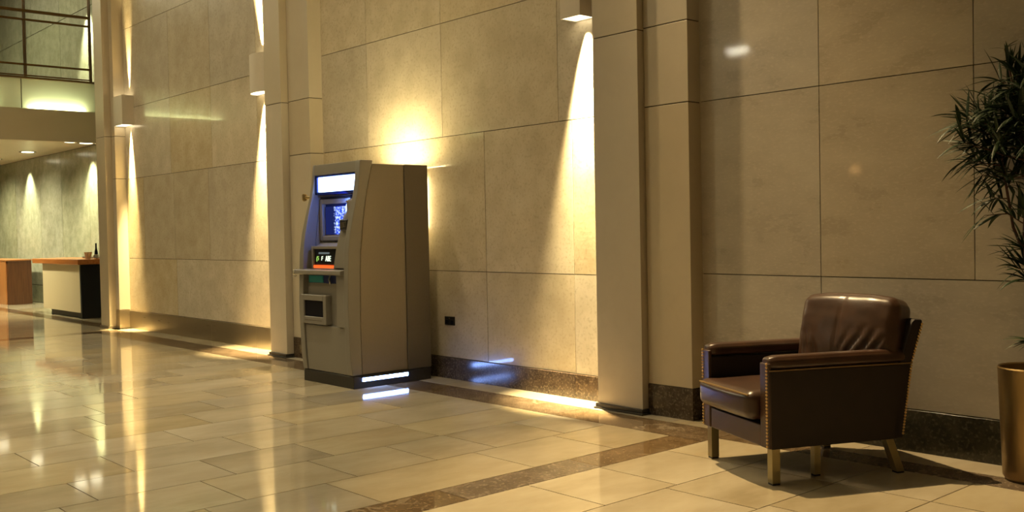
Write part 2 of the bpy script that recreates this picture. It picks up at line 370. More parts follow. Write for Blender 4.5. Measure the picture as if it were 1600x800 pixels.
# mezzanine slab with fascia
XF = -15.3
w = MB(); w.box(-27, XF - .03, -5, YF, 2.72, 3.04); struct(w.build('ceiling_mezzanine', M['ceil']))
w = MB(); w.box(XF - .03, XF + .05, -5, YF, 2.60, 3.055); struct(w.build('trim_7', M['paint'], bevel=.004))
w = MB()
for a, b in [(-5, -2.3), (-2.3, .2), (.2, 2.2), (2.2, 4.34), (4.34, YF)]: w.box(XF - .10, XF - .08, a + .006, b - .006, 3.04, 3.50)
w.box(-27, XF - .10, -5, YF, 3.04, 3.49, 1); w.box(-27, XF - .02, -5, YF, 3.49, 3.515, 2)
fp = struct(w.build('trim_8', [M['fascia_panel'], M['joint'], M['bronze']]))
for a, b in [(-2.95, -2.55), (2.5, 3.95), (4.45, 5.20)]:
    w = MB(); w.box(XF - .062, XF - .034, a, b, 3.036, 3.046)
    w.build('light_strip', M['fascia_glow'], fp)

# ------------------------------------------------------------------ glass railing on the mezzanine
rl = thing('glass_railing', 'bronze framed glass railing along the upper floor edge at far left', 'railing', (XF - .04, 4.2, 3.515))
XR = XF - .04
for z, t in [(3.535, .02), (3.69, .028), (4.33, .03), (4.455, .04)]:
    w = MB(); w.box(XR - t * .6, XR + t * .6, 1.5, 5.3, z - t * .5, z + t * .5); w.build('rail', M['bronze'], rl, bevel=.006)
for y in (1.9, 3.1, 4.39, 5.30):
    w = MB(); w.box(XR - .02, XR + .02, y - .018, y - .004, 3.515, 4.75 if y < 5 else 4.75); w.box(XR - .02, XR + .02, y + .006, y + .018, 3.515, 4.75)
    w.build('post', M['bronze'], rl, bevel=.003)
for a, b in [(1.93, 3.07), (3.13, 4.36), (4.42, 5.27)]:
    w = MB(); w.box(XR - .006, XR + .002, a, b, 3.56, 4.30); w.build('glass_pane', M['glass'], rl)
# ------------------------------------------------------------------ lights helpers
def spot(name, loc, target, power, col, size, blend=.6, rad=.03, parent=None):
    l = bpy.data.lights.new(name, 'SPOT'); l.energy = power; l.color = col; l.spot_size = R(size); l.spot_blend = blend; l.shadow_soft_size = rad
    o = bpy.data.objects.new(name, l); COL.objects.link(o)
    d = Vector(target) - Vector(loc); o.rotation_euler = d.to_track_quat('-Z', 'Y').to_euler()
    if parent: o.parent = parent; o.location = Vector(loc) - ORG[parent.name]
    else: o.location = loc
    return o
def area(name, loc, rot, sx, sy, power, col, parent=None):
    l = bpy.data.lights.new(name, 'AREA'); l.shape = 'RECTANGLE'; l.size = sx; l.size_y = sy; l.energy = power; l.color = col
    o = bpy.data.objects.new(name, l); COL.objects.link(o); o.rotation_euler = rot
    if parent: o.parent = parent; o.location = Vector(loc) - ORG[parent.name]
    else: o.location = loc
    return o
WARM = (1, .72, .33)

# ------------------------------------------------------------------ wall sconces
def sconce(x0, x1, z0, z1, depth, label, round_front, pd, pu, sd, su, ox=.5, dy=.07, rnd_col=WARM, tl=.12):
    t = thing('wall_sconce', label, 'wall lamp', ((x0 + x1) / 2, YW, z0), 'up and down wall sconces')
    yf = YW - depth; n = 14
    if round_front:
        cx = (x0 + x1) / 2; hw = (x1 - x0) / 2
        out = [(cx - hw * math.cos(math.pi * k / n), YW - .035 - (depth - .035) * math.sin(math.pi * k / n)) for k in range(n + 1)]
        out = [(x0, YW)] + out + [(x1, YW)]
    else: out = [(x0, YW), (x0, yf), (x1, yf), (x1, YW)]
    th = .006; cx = (x0 + x1) / 2; cy = (yf + YW) / 2
    inn = [(cx + (a - cx) * (1 - 2 * th / (x1 - x0)), cy + (b - cy) * (1 - 2 * th / depth)) for a, b in out]
    k = len(out); vs = []
    for z in (z0, z1): vs += [(a, b, z) for a, b in out] + [(a, b, z) for a, b in inn]
    fs = []
    for i in range(k):
        j = (i + 1) % k
        fs += [(i, j, 2 * k + j, 2 * k + i), (k + i, 3 * k + i, 3 * k + j, k + j), (i, k + i, k + j, j), (2 * k + i, 2 * k + j, 3 * k + j, 3 * k + i)]
    h = MB().add(vs, fs); h.build('housing', M['sconce'], t)
    inn2 = [(cx + (a - cx) * .985, cy + (b - cy) * .985) for a, b in inn]
    for zz, nm in ((z0 + .004, 'lens'), (z1 - .02, 'lens')):
        MB().prism(inn2, zz, zz + .006, 'z').build(nm, M['lens'], t)
    lx = x0 + (x1 - x0) * ox; ly = YW - dy
    spot('sconce_lamp', (lx, ly, z0 - .012), (lx, ly + tl, z0 - 1), pd, rnd_col, sd, 1.0, .025, t)
    spot('sconce_lamp', (lx, ly, z1 + .012), (lx, ly + tl, z1 + 1), pu, rnd_col, su, 1.0, .025, t)
    return t
sconce(-4.862, -4.676, 2.604, 3.0, .15, 'cream box sconce cut off by the top of the photo, left of the nearest pilaster', False, 3000, 900, 38, 36, .62, .055, (1, .78, .40), .08)
sconce(-9.47, -9.06, 2.62, 3.01, .15, 'cream half round sconce between the left wall panels and the middle pilaster', True, 2400, 1800, 38, 36, .36, .05, (1, .75, .36), .05)
sconce(-13.10, -12.80, 2.625, 3.0, .15, 'small cream box sconce on the left wall beside the farthest pilaster', False, 3000, 800, 23, 20, .62, .036, (1, .74, .32), .03)

# wall outlet
ot = thing('wall_outlet', 'black square wall outlet low on the stone wall right of the cash machine', 'outlet', (-6.331, YW, .43))
MB().box(-6.394, -6.269, YW - .008, YW + .001, .431, .500).build('plate', M['outlet'], ot, bevel=.002)
MB().box(-6.335, -6.327, YW - .011, YW - .007, .478, .490).build('switch', M['chrome'], ot, bevel=.001)
for x in (-6.365, -6.300):
    w = MB(); w.box(x - .018, x + .018, YW - .0095, YW - .007, .440, .470); w.build('socket', M['black'], ot, bevel=.001)

# ------------------------------------------------------------------ ATM
XA = -7.22
atm = thing('cash_machine', 'tall grey cash machine with lit screen standing against the stone wall', 'cash machine', (-6.83, 4.46, 0))
def XX(v): return XA + v
front = [(4.098, .10), (4.083, .22), (4.077, .40), (4.070, .62), (4.079, .88), (4.085, 1.03), (4.104, 1.18), (4.140, 1.34), (4.178, 1.49), (4.195, 1.60), (4.205, 1.725), (4.212, 1.74)]
seam = [(4.322, 1.74), (4.30, 1.66), (4.262, 1.50), (4.232, 1.34), (4.210, 1.18), (4.194, 1.03), (4.188, .88), (4.182, .62), (4.180, .40), (4.183, .22), (4.187, .10)]
def fy(z):
    for (y0, z0), (y1, z1) in zip(front, front[1:]):
        if z <= z1: return y0 + (y1 - y0) * max(0, (z - z0)) / (z1 - z0)
    return front[-1][0]
def xl(z): return .04 + (.035 * max(0, (z - 1.0) / .74))
# base plinth
w = MB(); w.box(XX(.035), XX(.772), 4.105, 4.835, 0, .095)
w.build('base', M['base'], atm, bevel=.004)
# cabinet body behind the moulded front
bp = [(y + .004, z) for y, z in seam[::-1]]; bp = [(y, min(z, 1.715)) for y, z in bp]
body = MB().prism(bp + [(4.615, 1.715), (4.615, .10)], XX(.718), XX(.762), 'x').prism(bp + [(4.615, 1.715), (4.615, .10)], XX(.085), XX(.098), 'x').box(XX(.09), XX(.76), 4.365, 4.612, .10, 1.713); body.build('cabinet', M['atm_side'], atm, bevel=.005)
w = MB(); w.box(XX(.08), XX(.77), 4.618, 4.845, .097, 1.717); w.build('rear_cabinet', M['atm_dark'], atm, bevel=.006)
# moulded front: side cheeks
def cheek(xa0, xa1, taper=False, inner_off=0):
    mb = MB(); pts = front + seam; n = len(pts); vs = []
    for y, z in pts: vs.append((XX(xl(z)) if taper else XX(xa0), y, z))
    for y, z in pts: vs.append((XX(xa1), y, z))
    return mb.add(vs, [list(range(n))[::-1], list(range(n, 2 * n))] + [(i, (i + 1) % n, n + (i + 1) % n, n + i) for i in range(n)])
cheek(.705, .77).build('side_cheek', M['atm'], atm, bevel=.007, seg=3)
cheek(0, .105, True).build('side_cheek', M['atm'], atm, bevel=.007, seg=3)
# header above the sign
hp = [(fy(1.652) + .004, 1.652), (fy(1.70) + .004, 1.70), (fy(1.735) + .004, 1.738), (4.318, 1.738), (4.318, 1.652)]
MB().prism(hp, XX(.10), XX(.71), 'x').build('header', M['atm'], atm, bevel=.004)
# sign
w = MB(); ys = 4.218
w.box(XX(.105), XX(.705), ys + .01, ys + .07, 1.495, 1.652)
sf = w.build('sign_frame', M['blueframe'], atm)
w = MB(); w.box(XX(.103), XX(.135), ys - .012, ys + .012, 1.497, 1.650); w.box(XX(.103), XX(.705), ys - .012, ys + .012, 1.497, 1.516); w.box(XX(.103), XX(.705), ys - .012, ys + .012, 1.636, 1.651)
w.build('bezel', M['blueframe'], sf, bevel=.004)
MB().box(XX(.137), XX(.702), ys + .002, ys + .0098, 1.518, 1.634).build('sign_panel', M['sign'], atm)
# recess back with sloping console
rp = [(4.24, 1.494), (4.275, 1.455), (4.285, 1.14), (4.23, 1.10), (4.185, 1.065), (4.165, .905), (4.085, .905), (4.085, .862), (4.36, .862), (4.36, 1.494)]
MB().prism(rp, XX(.10), XX(.71), 'x').build('console', M['atm'], atm, bevel=.006)
# screen frame
w = MB(); a, b, c, d = .105, .60, 1.13, 1.455
def fr(mb, x0, x1, z0, z1, y0, y1, t, tb=None):
    tb = tb or t
    mb.box(XX(x0), XX(x0 + t), y0, y1, z0, z1); mb.box(XX(x1 - t), XX(x1), y0, y1, z0, z1)
    mb.box(XX(x0 + t), XX(x1 - t), y0, y1, z1 - t, z1); mb.box(XX(x0 + t), XX(x1 - t), y0, y1, z0, z0 + tb)
fr(w, .115, .66, 1.125, 1.462, 4.235, 4.29, .042)
w.build('screen_bezel', M['atm'], atm, bevel=.008, seg=3)
w = MB(); w.add([(XX(.157), 4.262, 1.165), (XX(.615), 4.262, 1.165), (XX(.615), 4.272, 1.42), (XX(.157), 4.272, 1.42), (XX(.157), 4.285, 1.165), (XX(.615), 4.285, 1.165), (XX(.615), 4.285, 1.42), (XX(.157), 4.285, 1.42)],
             [(0, 1, 2, 3), (4, 7, 6, 5), (0, 4, 5, 1), (3, 2, 6, 7), (0, 3, 7, 4), (1, 5, 6, 2)])
scb = w.build('screen_surround', M['navy'], atm)
MB().box(XX(.172), XX(.61), 4.256, 4.2615, 1.176, 1.398).build('screen', M['screen'], atm)
w = MB(); w.box(XX(.17), XX(.60), 4.248, 4.258, 1.165, 1.173); w.build('screen_sill', M['brass'], scb)
MB().box(XX(.155), XX(.60), 4.225, 4.24, 1.470, 1.478).build('slot', M['black'], atm)
# raised wedge on the right with the card reader
wp = [(4.262, 1.47), (4.195, 1.44), (4.150, 1.20), (4.125, 1.05), (4.115, .91), (4.262, .91)]
w = MB(); n = len(wp)
vs = [(XX(.60 - .10 * (1.47 - z) / .56), y, z) for y, z in wp] + [(XX(.706), y - .004, z) for y, z in wp]
w.add(vs, [list(range(n))[::-1], list(range(n, 2 * n))] + [(i, (i + 1) % n, n + (i + 1) % n, n + i) for i in range(n)])
w.build('side_panel', M['atm'], atm, bevel=.008, seg=3)
w = MB(); w.box(XX(.585), XX(.69), 4.125, 4.17, 1.205, 1.29)
cr = w.build('card_reader', M['base'], atm, bevel=.012, seg=3)
for i in range(4):
    w = MB(); w.box(XX(.600 + i * .022), XX(.612 + i * .022), 4.121, 4.127, 1.222 + .004 * i, 1.268); w.build('reader_rib', M['chrome'] if i % 2 else M['atm_dark'], cr, bevel=.002)
MB().tube([(XX(.60), 4.185, 1.43), (XX(.645), 4.165, 1.425)], .006).build('hook', M['brass'], atm)
# keypad display under the screen
w = MB(); fr(w, .145, .545, .905, 1.085, 4.135, 4.19, .022, .006); w.build('display_frame', M['atm'], atm, bevel=.005)
MB().box(XX(.165), XX(.525), 4.150, 4.17, .940, 1.065).build('display', M['darkpanel'], atm, bevel=.002)
MB().box(XX(.160), XX(.530), 4.138, 4.16, .906, .934).build('lit_strip', M['red'], atm, bevel=.003)
def text(body_, x, z, h, m, y, ital=.2, sx=1):
    cu = bpy.data.curves.new('characters', 'FONT'); cu.body = body_; cu.size = h * 1.35; cu.extrude = .0015; cu.shear = ital
    o = bpy.data.objects.new('characters', cu); me = bpy.data.meshes.new_from_object(o); bpy.data.objects.remove(o)
    me.materials.clear(); me.materials.append(m)
    for v in me.vertices: v.co = Vector((XX(x) + v.co.x * sx, y - v.co.z, z + v.co.y)) - ORG[atm.name]
    o = bpy.data.objects.new('characters', me); COL.objects.link(o); o.parent = atm; return o
text('(5', .195, .972, .036, M['glyph_g'], 4.147)
text('F', .272, .972, .036, M['glyph'], 4.147)
text('ABE', .335, .966, .046, M['glyph'], 4.147, .1, .75)
text('(', .485, .966, .046, M['glyph_g'], 4.147)
text('OOOOOOOOO', .235, 1.022, .016, M['glyph_dim'], 4.147)
# shelf
sp = [(4.05, .898), (4.10, .905), (4.19, .905), (4.19, .862), (4.06, .862), (4.047, .87)]
MB().prism(sp, XX(.005), XX(.705), 'x').build('shelf', M['atm'], atm, bevel=.006, seg=3)
w = MB(); w.tube([(XX(.012), 4.075, .898), (XX(-.012), 4.06, .886), (XX(-.016), 4.06, .862), (XX(.004), 4.07, .845)], .010); w.build('shelf_clip', M['chrome'], atm)
# small brass mirror knob on the left cheek
w = MB(); w.tube([(XX(.07), 4.20, 1.475), (XX(-.02), 4.185, 1.482), (XX(-.025), 4.185, 1.482)], .012); w.tube([(XX(-.028), 4.185, 1.455), (XX(-.03), 4.185, 1.46), (XX(-.03), 4.185, 1.505), (XX(-.028), 4.185, 1.51)], [.012, .02, .02, .012], 14)
w.build('knob', M['brass'], atm)
# lower front
MB().prism([(4.125, .862), (4.115, .62), (4.12, .40), (4.13, .10), (4.30, .10), (4.30, .862)], XX(.10), XX(.71), 'x').build('lower_panel', M['atm'], atm)
w = MB()
w.box(XX(.60), XX(.71), 4.076, 4.13, .465, .862)
w.build('trim_strip', M['atm'], atm, bevel=.003)
MB().box(XX(.150), XX(.585), 4.105, 4.13, .795, .857).build('receipt_slot', M['navy'], atm, bevel=.002)
MB().box(XX(.155), XX(.37), 4.101, 4.106, .800, .853).build('teal_label', M['teal'], atm)
w = MB(); w.tube([(XX(.485), 4.098, .856), (XX(.478), 4.09, .83), (XX(.485), 4.098, .79)], .007); w.build('latch', M['chrome'], atm)
w = MB(); fr(w, .085, .465, .472, .703, 4.062, 4.13, .045, .058); w.build('dispenser_frame', M['atm'], atm, bevel=.006, seg=3)
w = MB(); w.box(XX(.128), XX(.422), 4.075, 4.125, .529, .66); w.build('dispenser_window', M['black'], atm)
MB().box(XX(.14), XX(.40), 4.0605, 4.066, .500, .505).build('groove', M['atm_dark'], atm)
# service door below
MB().prism([(fy(.46) + .012, .462), (fy(.3) + .012, .30), (fy(.2) + .012, .2), (4.106, .10), (4.15, .10), (4.15, .462)], XX(.11), XX(.704), 'x').build('service_door', M['atm'], atm, bevel=.003)
# light strips
w = MB(); w.box(XX(.768), XX(.780), 4.185, 4.605, .052, .080); w.build('led_strip', M['led'], atm, bevel=.002)
w = MB(); w.box(XX(.764), XX(.784), 4.175, 4.615, .080, .090); w.box(XX(.764), XX(.775), 4.175, 4.615, .044, .052); w.build('led_housing', M['base'], atm)
w = MB(); w.box(XX(.14), XX(.50), 4.845, 4.857, 1.22, 1.64); w.build('added_glow_panel', emis('added glow panel', (1, .78, .38), 22), atm)  # unseen emitter added to make the wall glow beside the machine
w = MB(); w.box(XX(.10), XX(.66), 4.71, 4.79, 1.716, 1.722, 1); w.box(XX(.11), XX(.65), 4.715, 4.785, 1.722, 1.726); w.build('added_uplight', [M['added_glow'], M['base']], atm)  # invented uplight, hidden on the cabinet top, brightens the wall above

# ------------------------------------------------------------------ armchair
CA = math.atan2(-.424, .905)
o0 = Vector((-2.603, 3.894)); uu = Vector((-.905, .424)); ww = Vector((.424, .905))
cl = o0 + uu * .2925
ch = thing('armchair', 'dark brown leather armchair with brass nailheads and square metal legs', 'armchair', (cl.x, cl.y, 0), None, CA, local=True)
def rbox(hx, hy, hz, r, n=24, f=None, mi=0):
    """rounded, puffed box made from a gridded cube"""
    bm = bmesh.new(); bmesh.ops.create_cube(bm, size=2); bmesh.ops.subdivide_edges(bm, edges=bm.edges[:], cuts=n, use_grid_fill=True)
    mb = MB(); vs = []
    for v in bm.verts:
        p = Vector((v.co.x * hx, v.co.y * hy, v.co.z * hz))
        c = Vector((max(-hx + r, min(hx - r, p.x)), max(-hy + r, min(hy - r, p.y)), max(-hz + r, min(hz - r, p.z))))
        d = p - c
        q = c + d.normalized() * r if d.length > 1e-6 else p
        if f: q = f(q, v.co)
        vs.append(q)
    bm.verts.index_update()
    mb.add(vs, [[v.index for v in fc.verts] for fc in bm.faces], mi); bm.free(); return mb
def rearx(z):  # the slope of the back edge: depth at height z
    pts = [(.165, .665), (.52, .720), (.715, .785), (.73, .79)]
    for (z0, y0), (z1, y1) in zip(pts, pts[1:]):
        if z <= z1: return y0 + (y1 - y0) * (z - z0) / (z1 - z0)
    return .79
for s, nm in ((1, 'right'), (-1, 'left')):
    xa, xb = (.243, .322) if s > 0 else (-.322, -.243)
    # arm panel: side profile in (y, z)
    prof = [(-.035, .165), (-.04, .50), (.70, .50), (rearx(.5) - .012, .50), (rearx(.165) - .012, .165)]
    prof = [(-.035, .165), (-.042, .525), (rearx(.525) - .02, .518), (rearx(.165) - .02, .165)]
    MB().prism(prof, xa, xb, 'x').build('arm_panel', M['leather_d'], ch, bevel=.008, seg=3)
    def arm(q, c):
        # rolled arm top that drops at its front end
        return Vector((q.x * (1 + .04 * (1 - c.z ** 2)), q.y, q.z + .006 * (1 - c.x * c.x) - .004 * max(0, c.y) ** 2))
    mb = rbox(.0415, .372, .030, .024, 16, arm)
    mb.v = [v + Vector(((xa + xb) / 2, .332, .553)) for v in mb.v]
    mb.build('armrest', M['leather'], ch, angle=60)
    w = MB(); xo = xb + .003 if s > 0 else xa - .003
    w.tube([(xo, -.045, .524), (xo, .3, .5235), (xo, .715, .520)], .0035, 8); w.build('piping', M['piping'], ch)
    # leather front band of the arm
    w = MB(); w.box(xa + .002, xb - .002, -.048, -.03, .168, .556); w.build('arm_front', M['leather'], ch, bevel=.006, seg=3)
# nailheads
bm = bmesh.new(); bmesh.ops.create_uvsphere(bm, u_segments=10, v_segments=6, radius=.0062); nme = bpy.data.meshes.new('nailhead'); bm.to_mesh(nme); bm.free()
nme.shade_smooth(); nme.materials.append(M['gold'])
def nail(x, y, z):
    o = bpy.data.objects.new('nailhead', nme); COL.objects.link(o); o.parent = ch; o.location = (x, y, z)
for k in range(25): nail(.308, -.0495, .180 + k * .0156)
for k in range(25):
    z = .180 + k * .0156
    if z > .41 or z < .275: nail(-.308, -.0495, z)
for k in range(38):
    z = .19 + k * .0138; nail(.3225, rearx(z) - .006, z)
# front rail, seat deck, back frame
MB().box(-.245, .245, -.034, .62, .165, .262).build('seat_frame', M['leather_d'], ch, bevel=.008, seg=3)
w = MB(); w.box(-.24, .24, -.043, -.03, .168, .268); w.build('front_rail', M['leather'], ch, bevel=.006, seg=3)
pr = [(rearx(.165) - .06, .17), (rearx(.165), .165), (rearx(.52), .52), (rearx(.70), .70), (rearx(.72) - .008, .722), (rearx(.72) - .05, .725), (rearx(.72) - .068, .71), (rearx(.52) - .07, .52)]
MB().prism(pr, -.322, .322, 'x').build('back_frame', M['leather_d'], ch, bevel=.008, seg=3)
# seat cushion
def seat(q, c):
    z = q.z + (.014 * (1 - c.x ** 2) * (1 - c.y ** 2) if c.z > 0 else 0)
    x = q.x; y = q.y
    if c.y < -.5: y -= .014 * (1 - c.x ** 2) * (1 - c.z * c.z * .6)
    z += .0025 * noise.noise(Vector((q.x * 7, q.y * 7, 1)))
    # left front corner bulges past the arm
    if c.x < 0 and c.y < -.72: x -= .035 * (-c.x) ** 3 * min(1, (-.72 - c.y) / .1)
    return Vector((x, y, z))
mb = rbox(.240, .315, .066, .038, 34, seat); mb.v = [v + Vector((0, .215, .352)) for v in mb.v]
cu = mb.build('seat_cushion', M['leather'], ch, angle=80)
w = MB(); w.tube([(-.262, -.09, .402), (-.13, -.112, .410), (0, -.116, .412), (.13, -.112, .410), (.225, -.097, .404)], .0045, 8); w.build('piping', M['piping'], cu)
# back cushion: splayed, leaning, with folds fanning out of its lower corners
A0, A1 = Vector((-.205, .50)), Vector((.285, .700))
FOLDS = [(-.15, -1, .22, .12, .008), (.02, -1, .48, .22, .010), (.18, -1, .72, .18, .011), (.34, -1, .90, .0, .011), (.5, -1, 1.0, -.25, .009),
         (-.62, -1, -.82, .05, .009), (-.45, -1, -.62, -.1, .006), (-.78, -1, -.98, -.1, .006)]
def backc(q, c):
    # local: x along the cushion, y thickness, z up
    hx, hy, hz = .262, .082, .19
    fx_ = q.x; pz = (q.z + hz) / (2 * hz)
    y = q.y
    if q.y < 0 or True:
        bul = (1 - abs(c.x) ** 3) * (1 - abs(c.z) ** 3)
        y -= .030 * bul * (1 if c.y < 0 else -.5)
    # folds
    if c.y < -.3:
        for (x0, z0, x1, z1, am) in FOLDS:
            dx, dz = x1 - x0, z1 - z0; L2 = dx * dx + dz * dz
            t = ((c.x - x0) * dx + (c.z - z0) * dz) / L2
            dd = ((c.x - x0) * dz - (c.z - z0) * dx) / math.sqrt(L2) + .03 * math.sin(t * 5 + x0 * 9)
            env = max(0, math.sin(math.pi * max(0, min(1, (t + .15) / 1.15)))) ** .8
            y += am * env * (math.exp(-(dd / .035) ** 2) - .7 * math.exp(-((dd - .075) / .045) ** 2))
        y += .006 * math.exp(-((c.x + .08 - .05 * c.z) / .03) ** 2)      # centre seam groove
    y += .004 * noise.noise(Vector((c.x * 3, c.z * 3, 5)))
    z = q.z - .010 * (c.x ** 4) * (c.z > 0) + .012 * (c.z > 0) * (1 - c.x ** 2)
    x = q.x * (1 - .045 * (c.z > 0) * 0 + .03 * (1 - abs(c.z)))
    return Vector((x, y, z))
mb = rbox(.262, .082, .19, .048, 44, backc)
ax = (A1 - A0).normalized(); mid = (A0 + A1) / 2; nrm = Vector((-ax.y, ax.x)); lean = R(13)
vs = []
for v in mb.v:
    yy = v.y * math.cos(lean) + v.z * math.sin(lean); zz = v.z * math.cos(lean) - v.y * math.sin(lean)
    pxy = mid + ax * v.x + nrm * (yy - .01); vs.append(Vector((pxy.x + .045 * (v.z / .19) * 0, pxy.y, zz + .633)))
mb.v = vs
bc = mb.build('back_cushion', M['leather'], ch, angle=80)
# filler behind the cushion so that it rests on the frame
def leg(x, y, dx, dy, m=M['legbrass'], t=.021, top=.17):
    w = MB(); z0 = .008
    vs = [(x + dx + a * t, y + dy + b * t, z0) for a, b in ((-1, -1), (1, -1), (1, 1), (-1, 1))] + [(x + a * t, y + b * t, top) for a, b in ((-1, -1), (1, -1), (1, 1), (-1, 1))]
    w.add(vs, [(0, 3, 2, 1), (4, 5, 6, 7), (0, 1, 5, 4), (1, 2, 6, 5), (2, 3, 7, 6), (3, 0, 4, 7)])
    l = w.build('leg', m, ch, bevel=.002)
    f = MB(); f.box(x + dx - t + .002, x + dx + t - .002, y + dy - t + .002, y + dy + t - .002, 0, .009); f.build('foot_pad', M['rubber'], l)
leg(.292, -.008, 0, 0); leg(-.285, -.008, 0, 0)
leg(.285, .60, .01, .055); leg(-.285, .60, -.01, .055)
leg(.212, .262, 0, 0, t=.017)

# ------------------------------------------------------------------ potted plant
px_, py_ = -1.815, 4.77
pl = thing('potted_plant', 'tall thin-leaved green plant in a round bronze planter at the right edge', 'plant', (px_, py_, 0))
MB().lathe([(.122, 0), (.128, .012), (.134, .02), (.152, .50), (.154, .512), (.150, .518), (.144, .512), (.140, .47)], px_, py_, 56).build('planter', M['pot'], pl)
MB().lathe([(.139, .455), (.139, .465), (.08, .478), (.01, .482)], px_, py_, 40).build('soil', M['soil'], pl)
def mleaf(mb, base, d, L, wd, droop):
    d = d.normalized(); side = d.cross(Vector((0, 0, 1)));
    if side.length < .1: side = Vector((1, 0, 0))
    side = (side.normalized() + Vector((random.uniform(-.4, .4), random.uniform(-.4, .4), random.uniform(-.5, .5)))).normalized()
    n = 7; vs = []; p = base.copy(); dd = d.copy()
    for i in range(n + 1):
        t = i / n; wdt = wd * (math.sin(math.pi * min(1, .08 + t * .92)) ** .7) * (1 - .35 * t) if i < n else .0002
        up = side.cross(dd).normalized()
        p2 = Vector((min(p.x, 2), min(p.y, YW - .012), p.z))
        vs += [p2 - side * wdt, p2 + up * wdt * .35, p2 + side * wdt]
        p = p + dd * (L / n); dd = (dd + Vector((0, 0, -droop / n))).normalized()
        if p.y > YW - .03: dd.y = min(dd.y, 0); dd.normalize()
    for v in vs: v.y = min(v.y, YW - .006)
    fs = []
    for i in range(n):
        a = i * 3; fs += [(a, a + 1, a + 4, a + 3), (a + 1, a + 2, a + 5, a + 4)]
    mb.add(vs, fs)
stems = MB(); lv = MB(); rs = random.Random(5)
def wob(p, a): return p + Vector((rs.uniform(-a, a), rs.uniform(-a, a), 0))
tips = []
mains = [[(px_ + .02, py_, .47), (px_ + .03, py_ - .02, .66), (px_ - .02, py_ - .01, .85), (px_ - .04, py_ + .0, 1.1), (px_ - .02, py_ - .01, 1.4), (px_ - .06, py_ - .0, 1.66), (px_ - .10, py_ - .0, 1.87)],
         [(px_ + .04, py_ + .01, .47), (px_ + .07, py_ - .03, .8), (px_ + .02, py_ - .05, 1.2), (px_ + .06, py_ - .03, 1.6), (px_ + .04, py_ - .03, 1.80)],
         [(px_ - .01, py_ + .03, .47), (px_ + .0, py_ + .03, .9), (px_ - .10, py_ + .03, 1.15), (px_ - .14, py_ + .01, 1.45), (px_ - .12, py_ + .01, 1.7)]]
def interp(pts, t):
    t = max(0, min(.9999, t)) * (len(pts) - 1); i = int(t); f = t - i
    return Vector(pts[i]).lerp(Vector(pts[i + 1]), f)
for k, m_ in enumerate(mains):
    P = [interp(m_, i / 24) for i in range(25)]
    stems.tube(P, [(.013 if k < 2 else .009) * (1 - .75 * i / 24) + .0015 for i in range(25)], 8)
def cluster(base, dirv, n, L, spread, droop=.8):
    for _ in range(n):
        a = rs.uniform(0, 2 * math.pi); r = rs.uniform(0, spread)
        o = dirv.orthogonal().normalized(); q = dirv.cross(o).normalized()
        d = (dirv.normalized() + (o * math.cos(a) + q * math.sin(a)) * r)
        mleaf(lv, base, d, L * rs.uniform(.65, 1.15), rs.uniform(.008, .012), droop * rs.uniform(.3, 1.3))
def twig(start, dirv, L, n, lf=.14, droop=.8):
    pts = [start]; d = dirv.normalized(); p = start.copy()
    for i in range(6):
        p = p + d * L / 6; d = (d + Vector((rs.uniform(-.15, .15), rs.uniform(-.15, .15), rs.uniform(-.05, .15)))).normalized()
        if p.y > YW - .05: p.y = YW - .05; d.y = -abs(d.y)
        pts.append(p.copy())
    stems.tube(pts, [.0035 * (1 - .6 * i / 6) for i in range(7)], 6)
    for i in range(2, 7):
        for _ in range(max(1, n // 5)):
            a = rs.uniform(0, 2 * math.pi); o = d.orthogonal().normalized(); q = d.cross(o).normalized()
            mleaf(lv, pts[i], d * .7 + (o * math.cos(a) + q * math.sin(a)) * rs.uniform(.5, 1.1), lf * rs.uniform(.75, 1.4), rs.uniform(.0075, .0115), droop * rs.uniform(.2, 1.3))
# dense crown, thinner below
for i in range(62):
    z = rs.triangular(.98, 1.86, 1.52)
    k = rs.choice([0, 0, 1, 1, 2]); m_ = mains[k]; z0 = m_[0][2]; z1 = m_[-1][2]
    t = min(1, max(.1, (z - z0) / (z1 - z0))); b = interp(m_, t)
    a = rs.uniform(0, 2 * math.pi); d = Vector((math.cos(a), math.sin(a) * .8 - .15, rs.uniform(-.1, .6)))
    reach = .07 + .17 * max(0, 1 - abs(b.z - 1.50) / .45)
    twig(b, d, reach * rs.uniform(.5, 1.0), 16 if b.z > 1.25 else 9, .13 if b.z < 1.5 else .14)
twig(interp(mains[0], .70), Vector((-1, -.25, .32)), .27, 20, .16, .5)      # the long spray reaching left
twig(interp(mains[2], .95), Vector((-1, -.1, .05)), .18, 18, .15, .5)
for m_ in mains: cluster(Vector(m_[-1]), Vector((-.1, 0, 1)), 9, .12, 1.3, .7)
for z_, n_ in ((.66, 9), (.99, 8), (1.05, 8), (1.12, 10)):
    b = interp(mains[0], (z_ - .47) / 1.40); cluster(b, Vector((-.6, -.3, .5)), n_, .15, 1.0, 1.1)
top = Vector(mains[0][-1]); stems.tube([top, top + Vector((-.01, 0, .05)), top + Vector((-.022, 0, .10))], .0018, 6)
tt = top + Vector((-.022, 0, .10))
for d in ((-1, 0, .35), (.8, 0, .6), (.5, -.1, .2)): mleaf(lv, tt, Vector(d), .075, .004, .5)
stems.build('stem', M['stem'], pl); lv.build('foliage', M['leaf'], pl, angle=80)

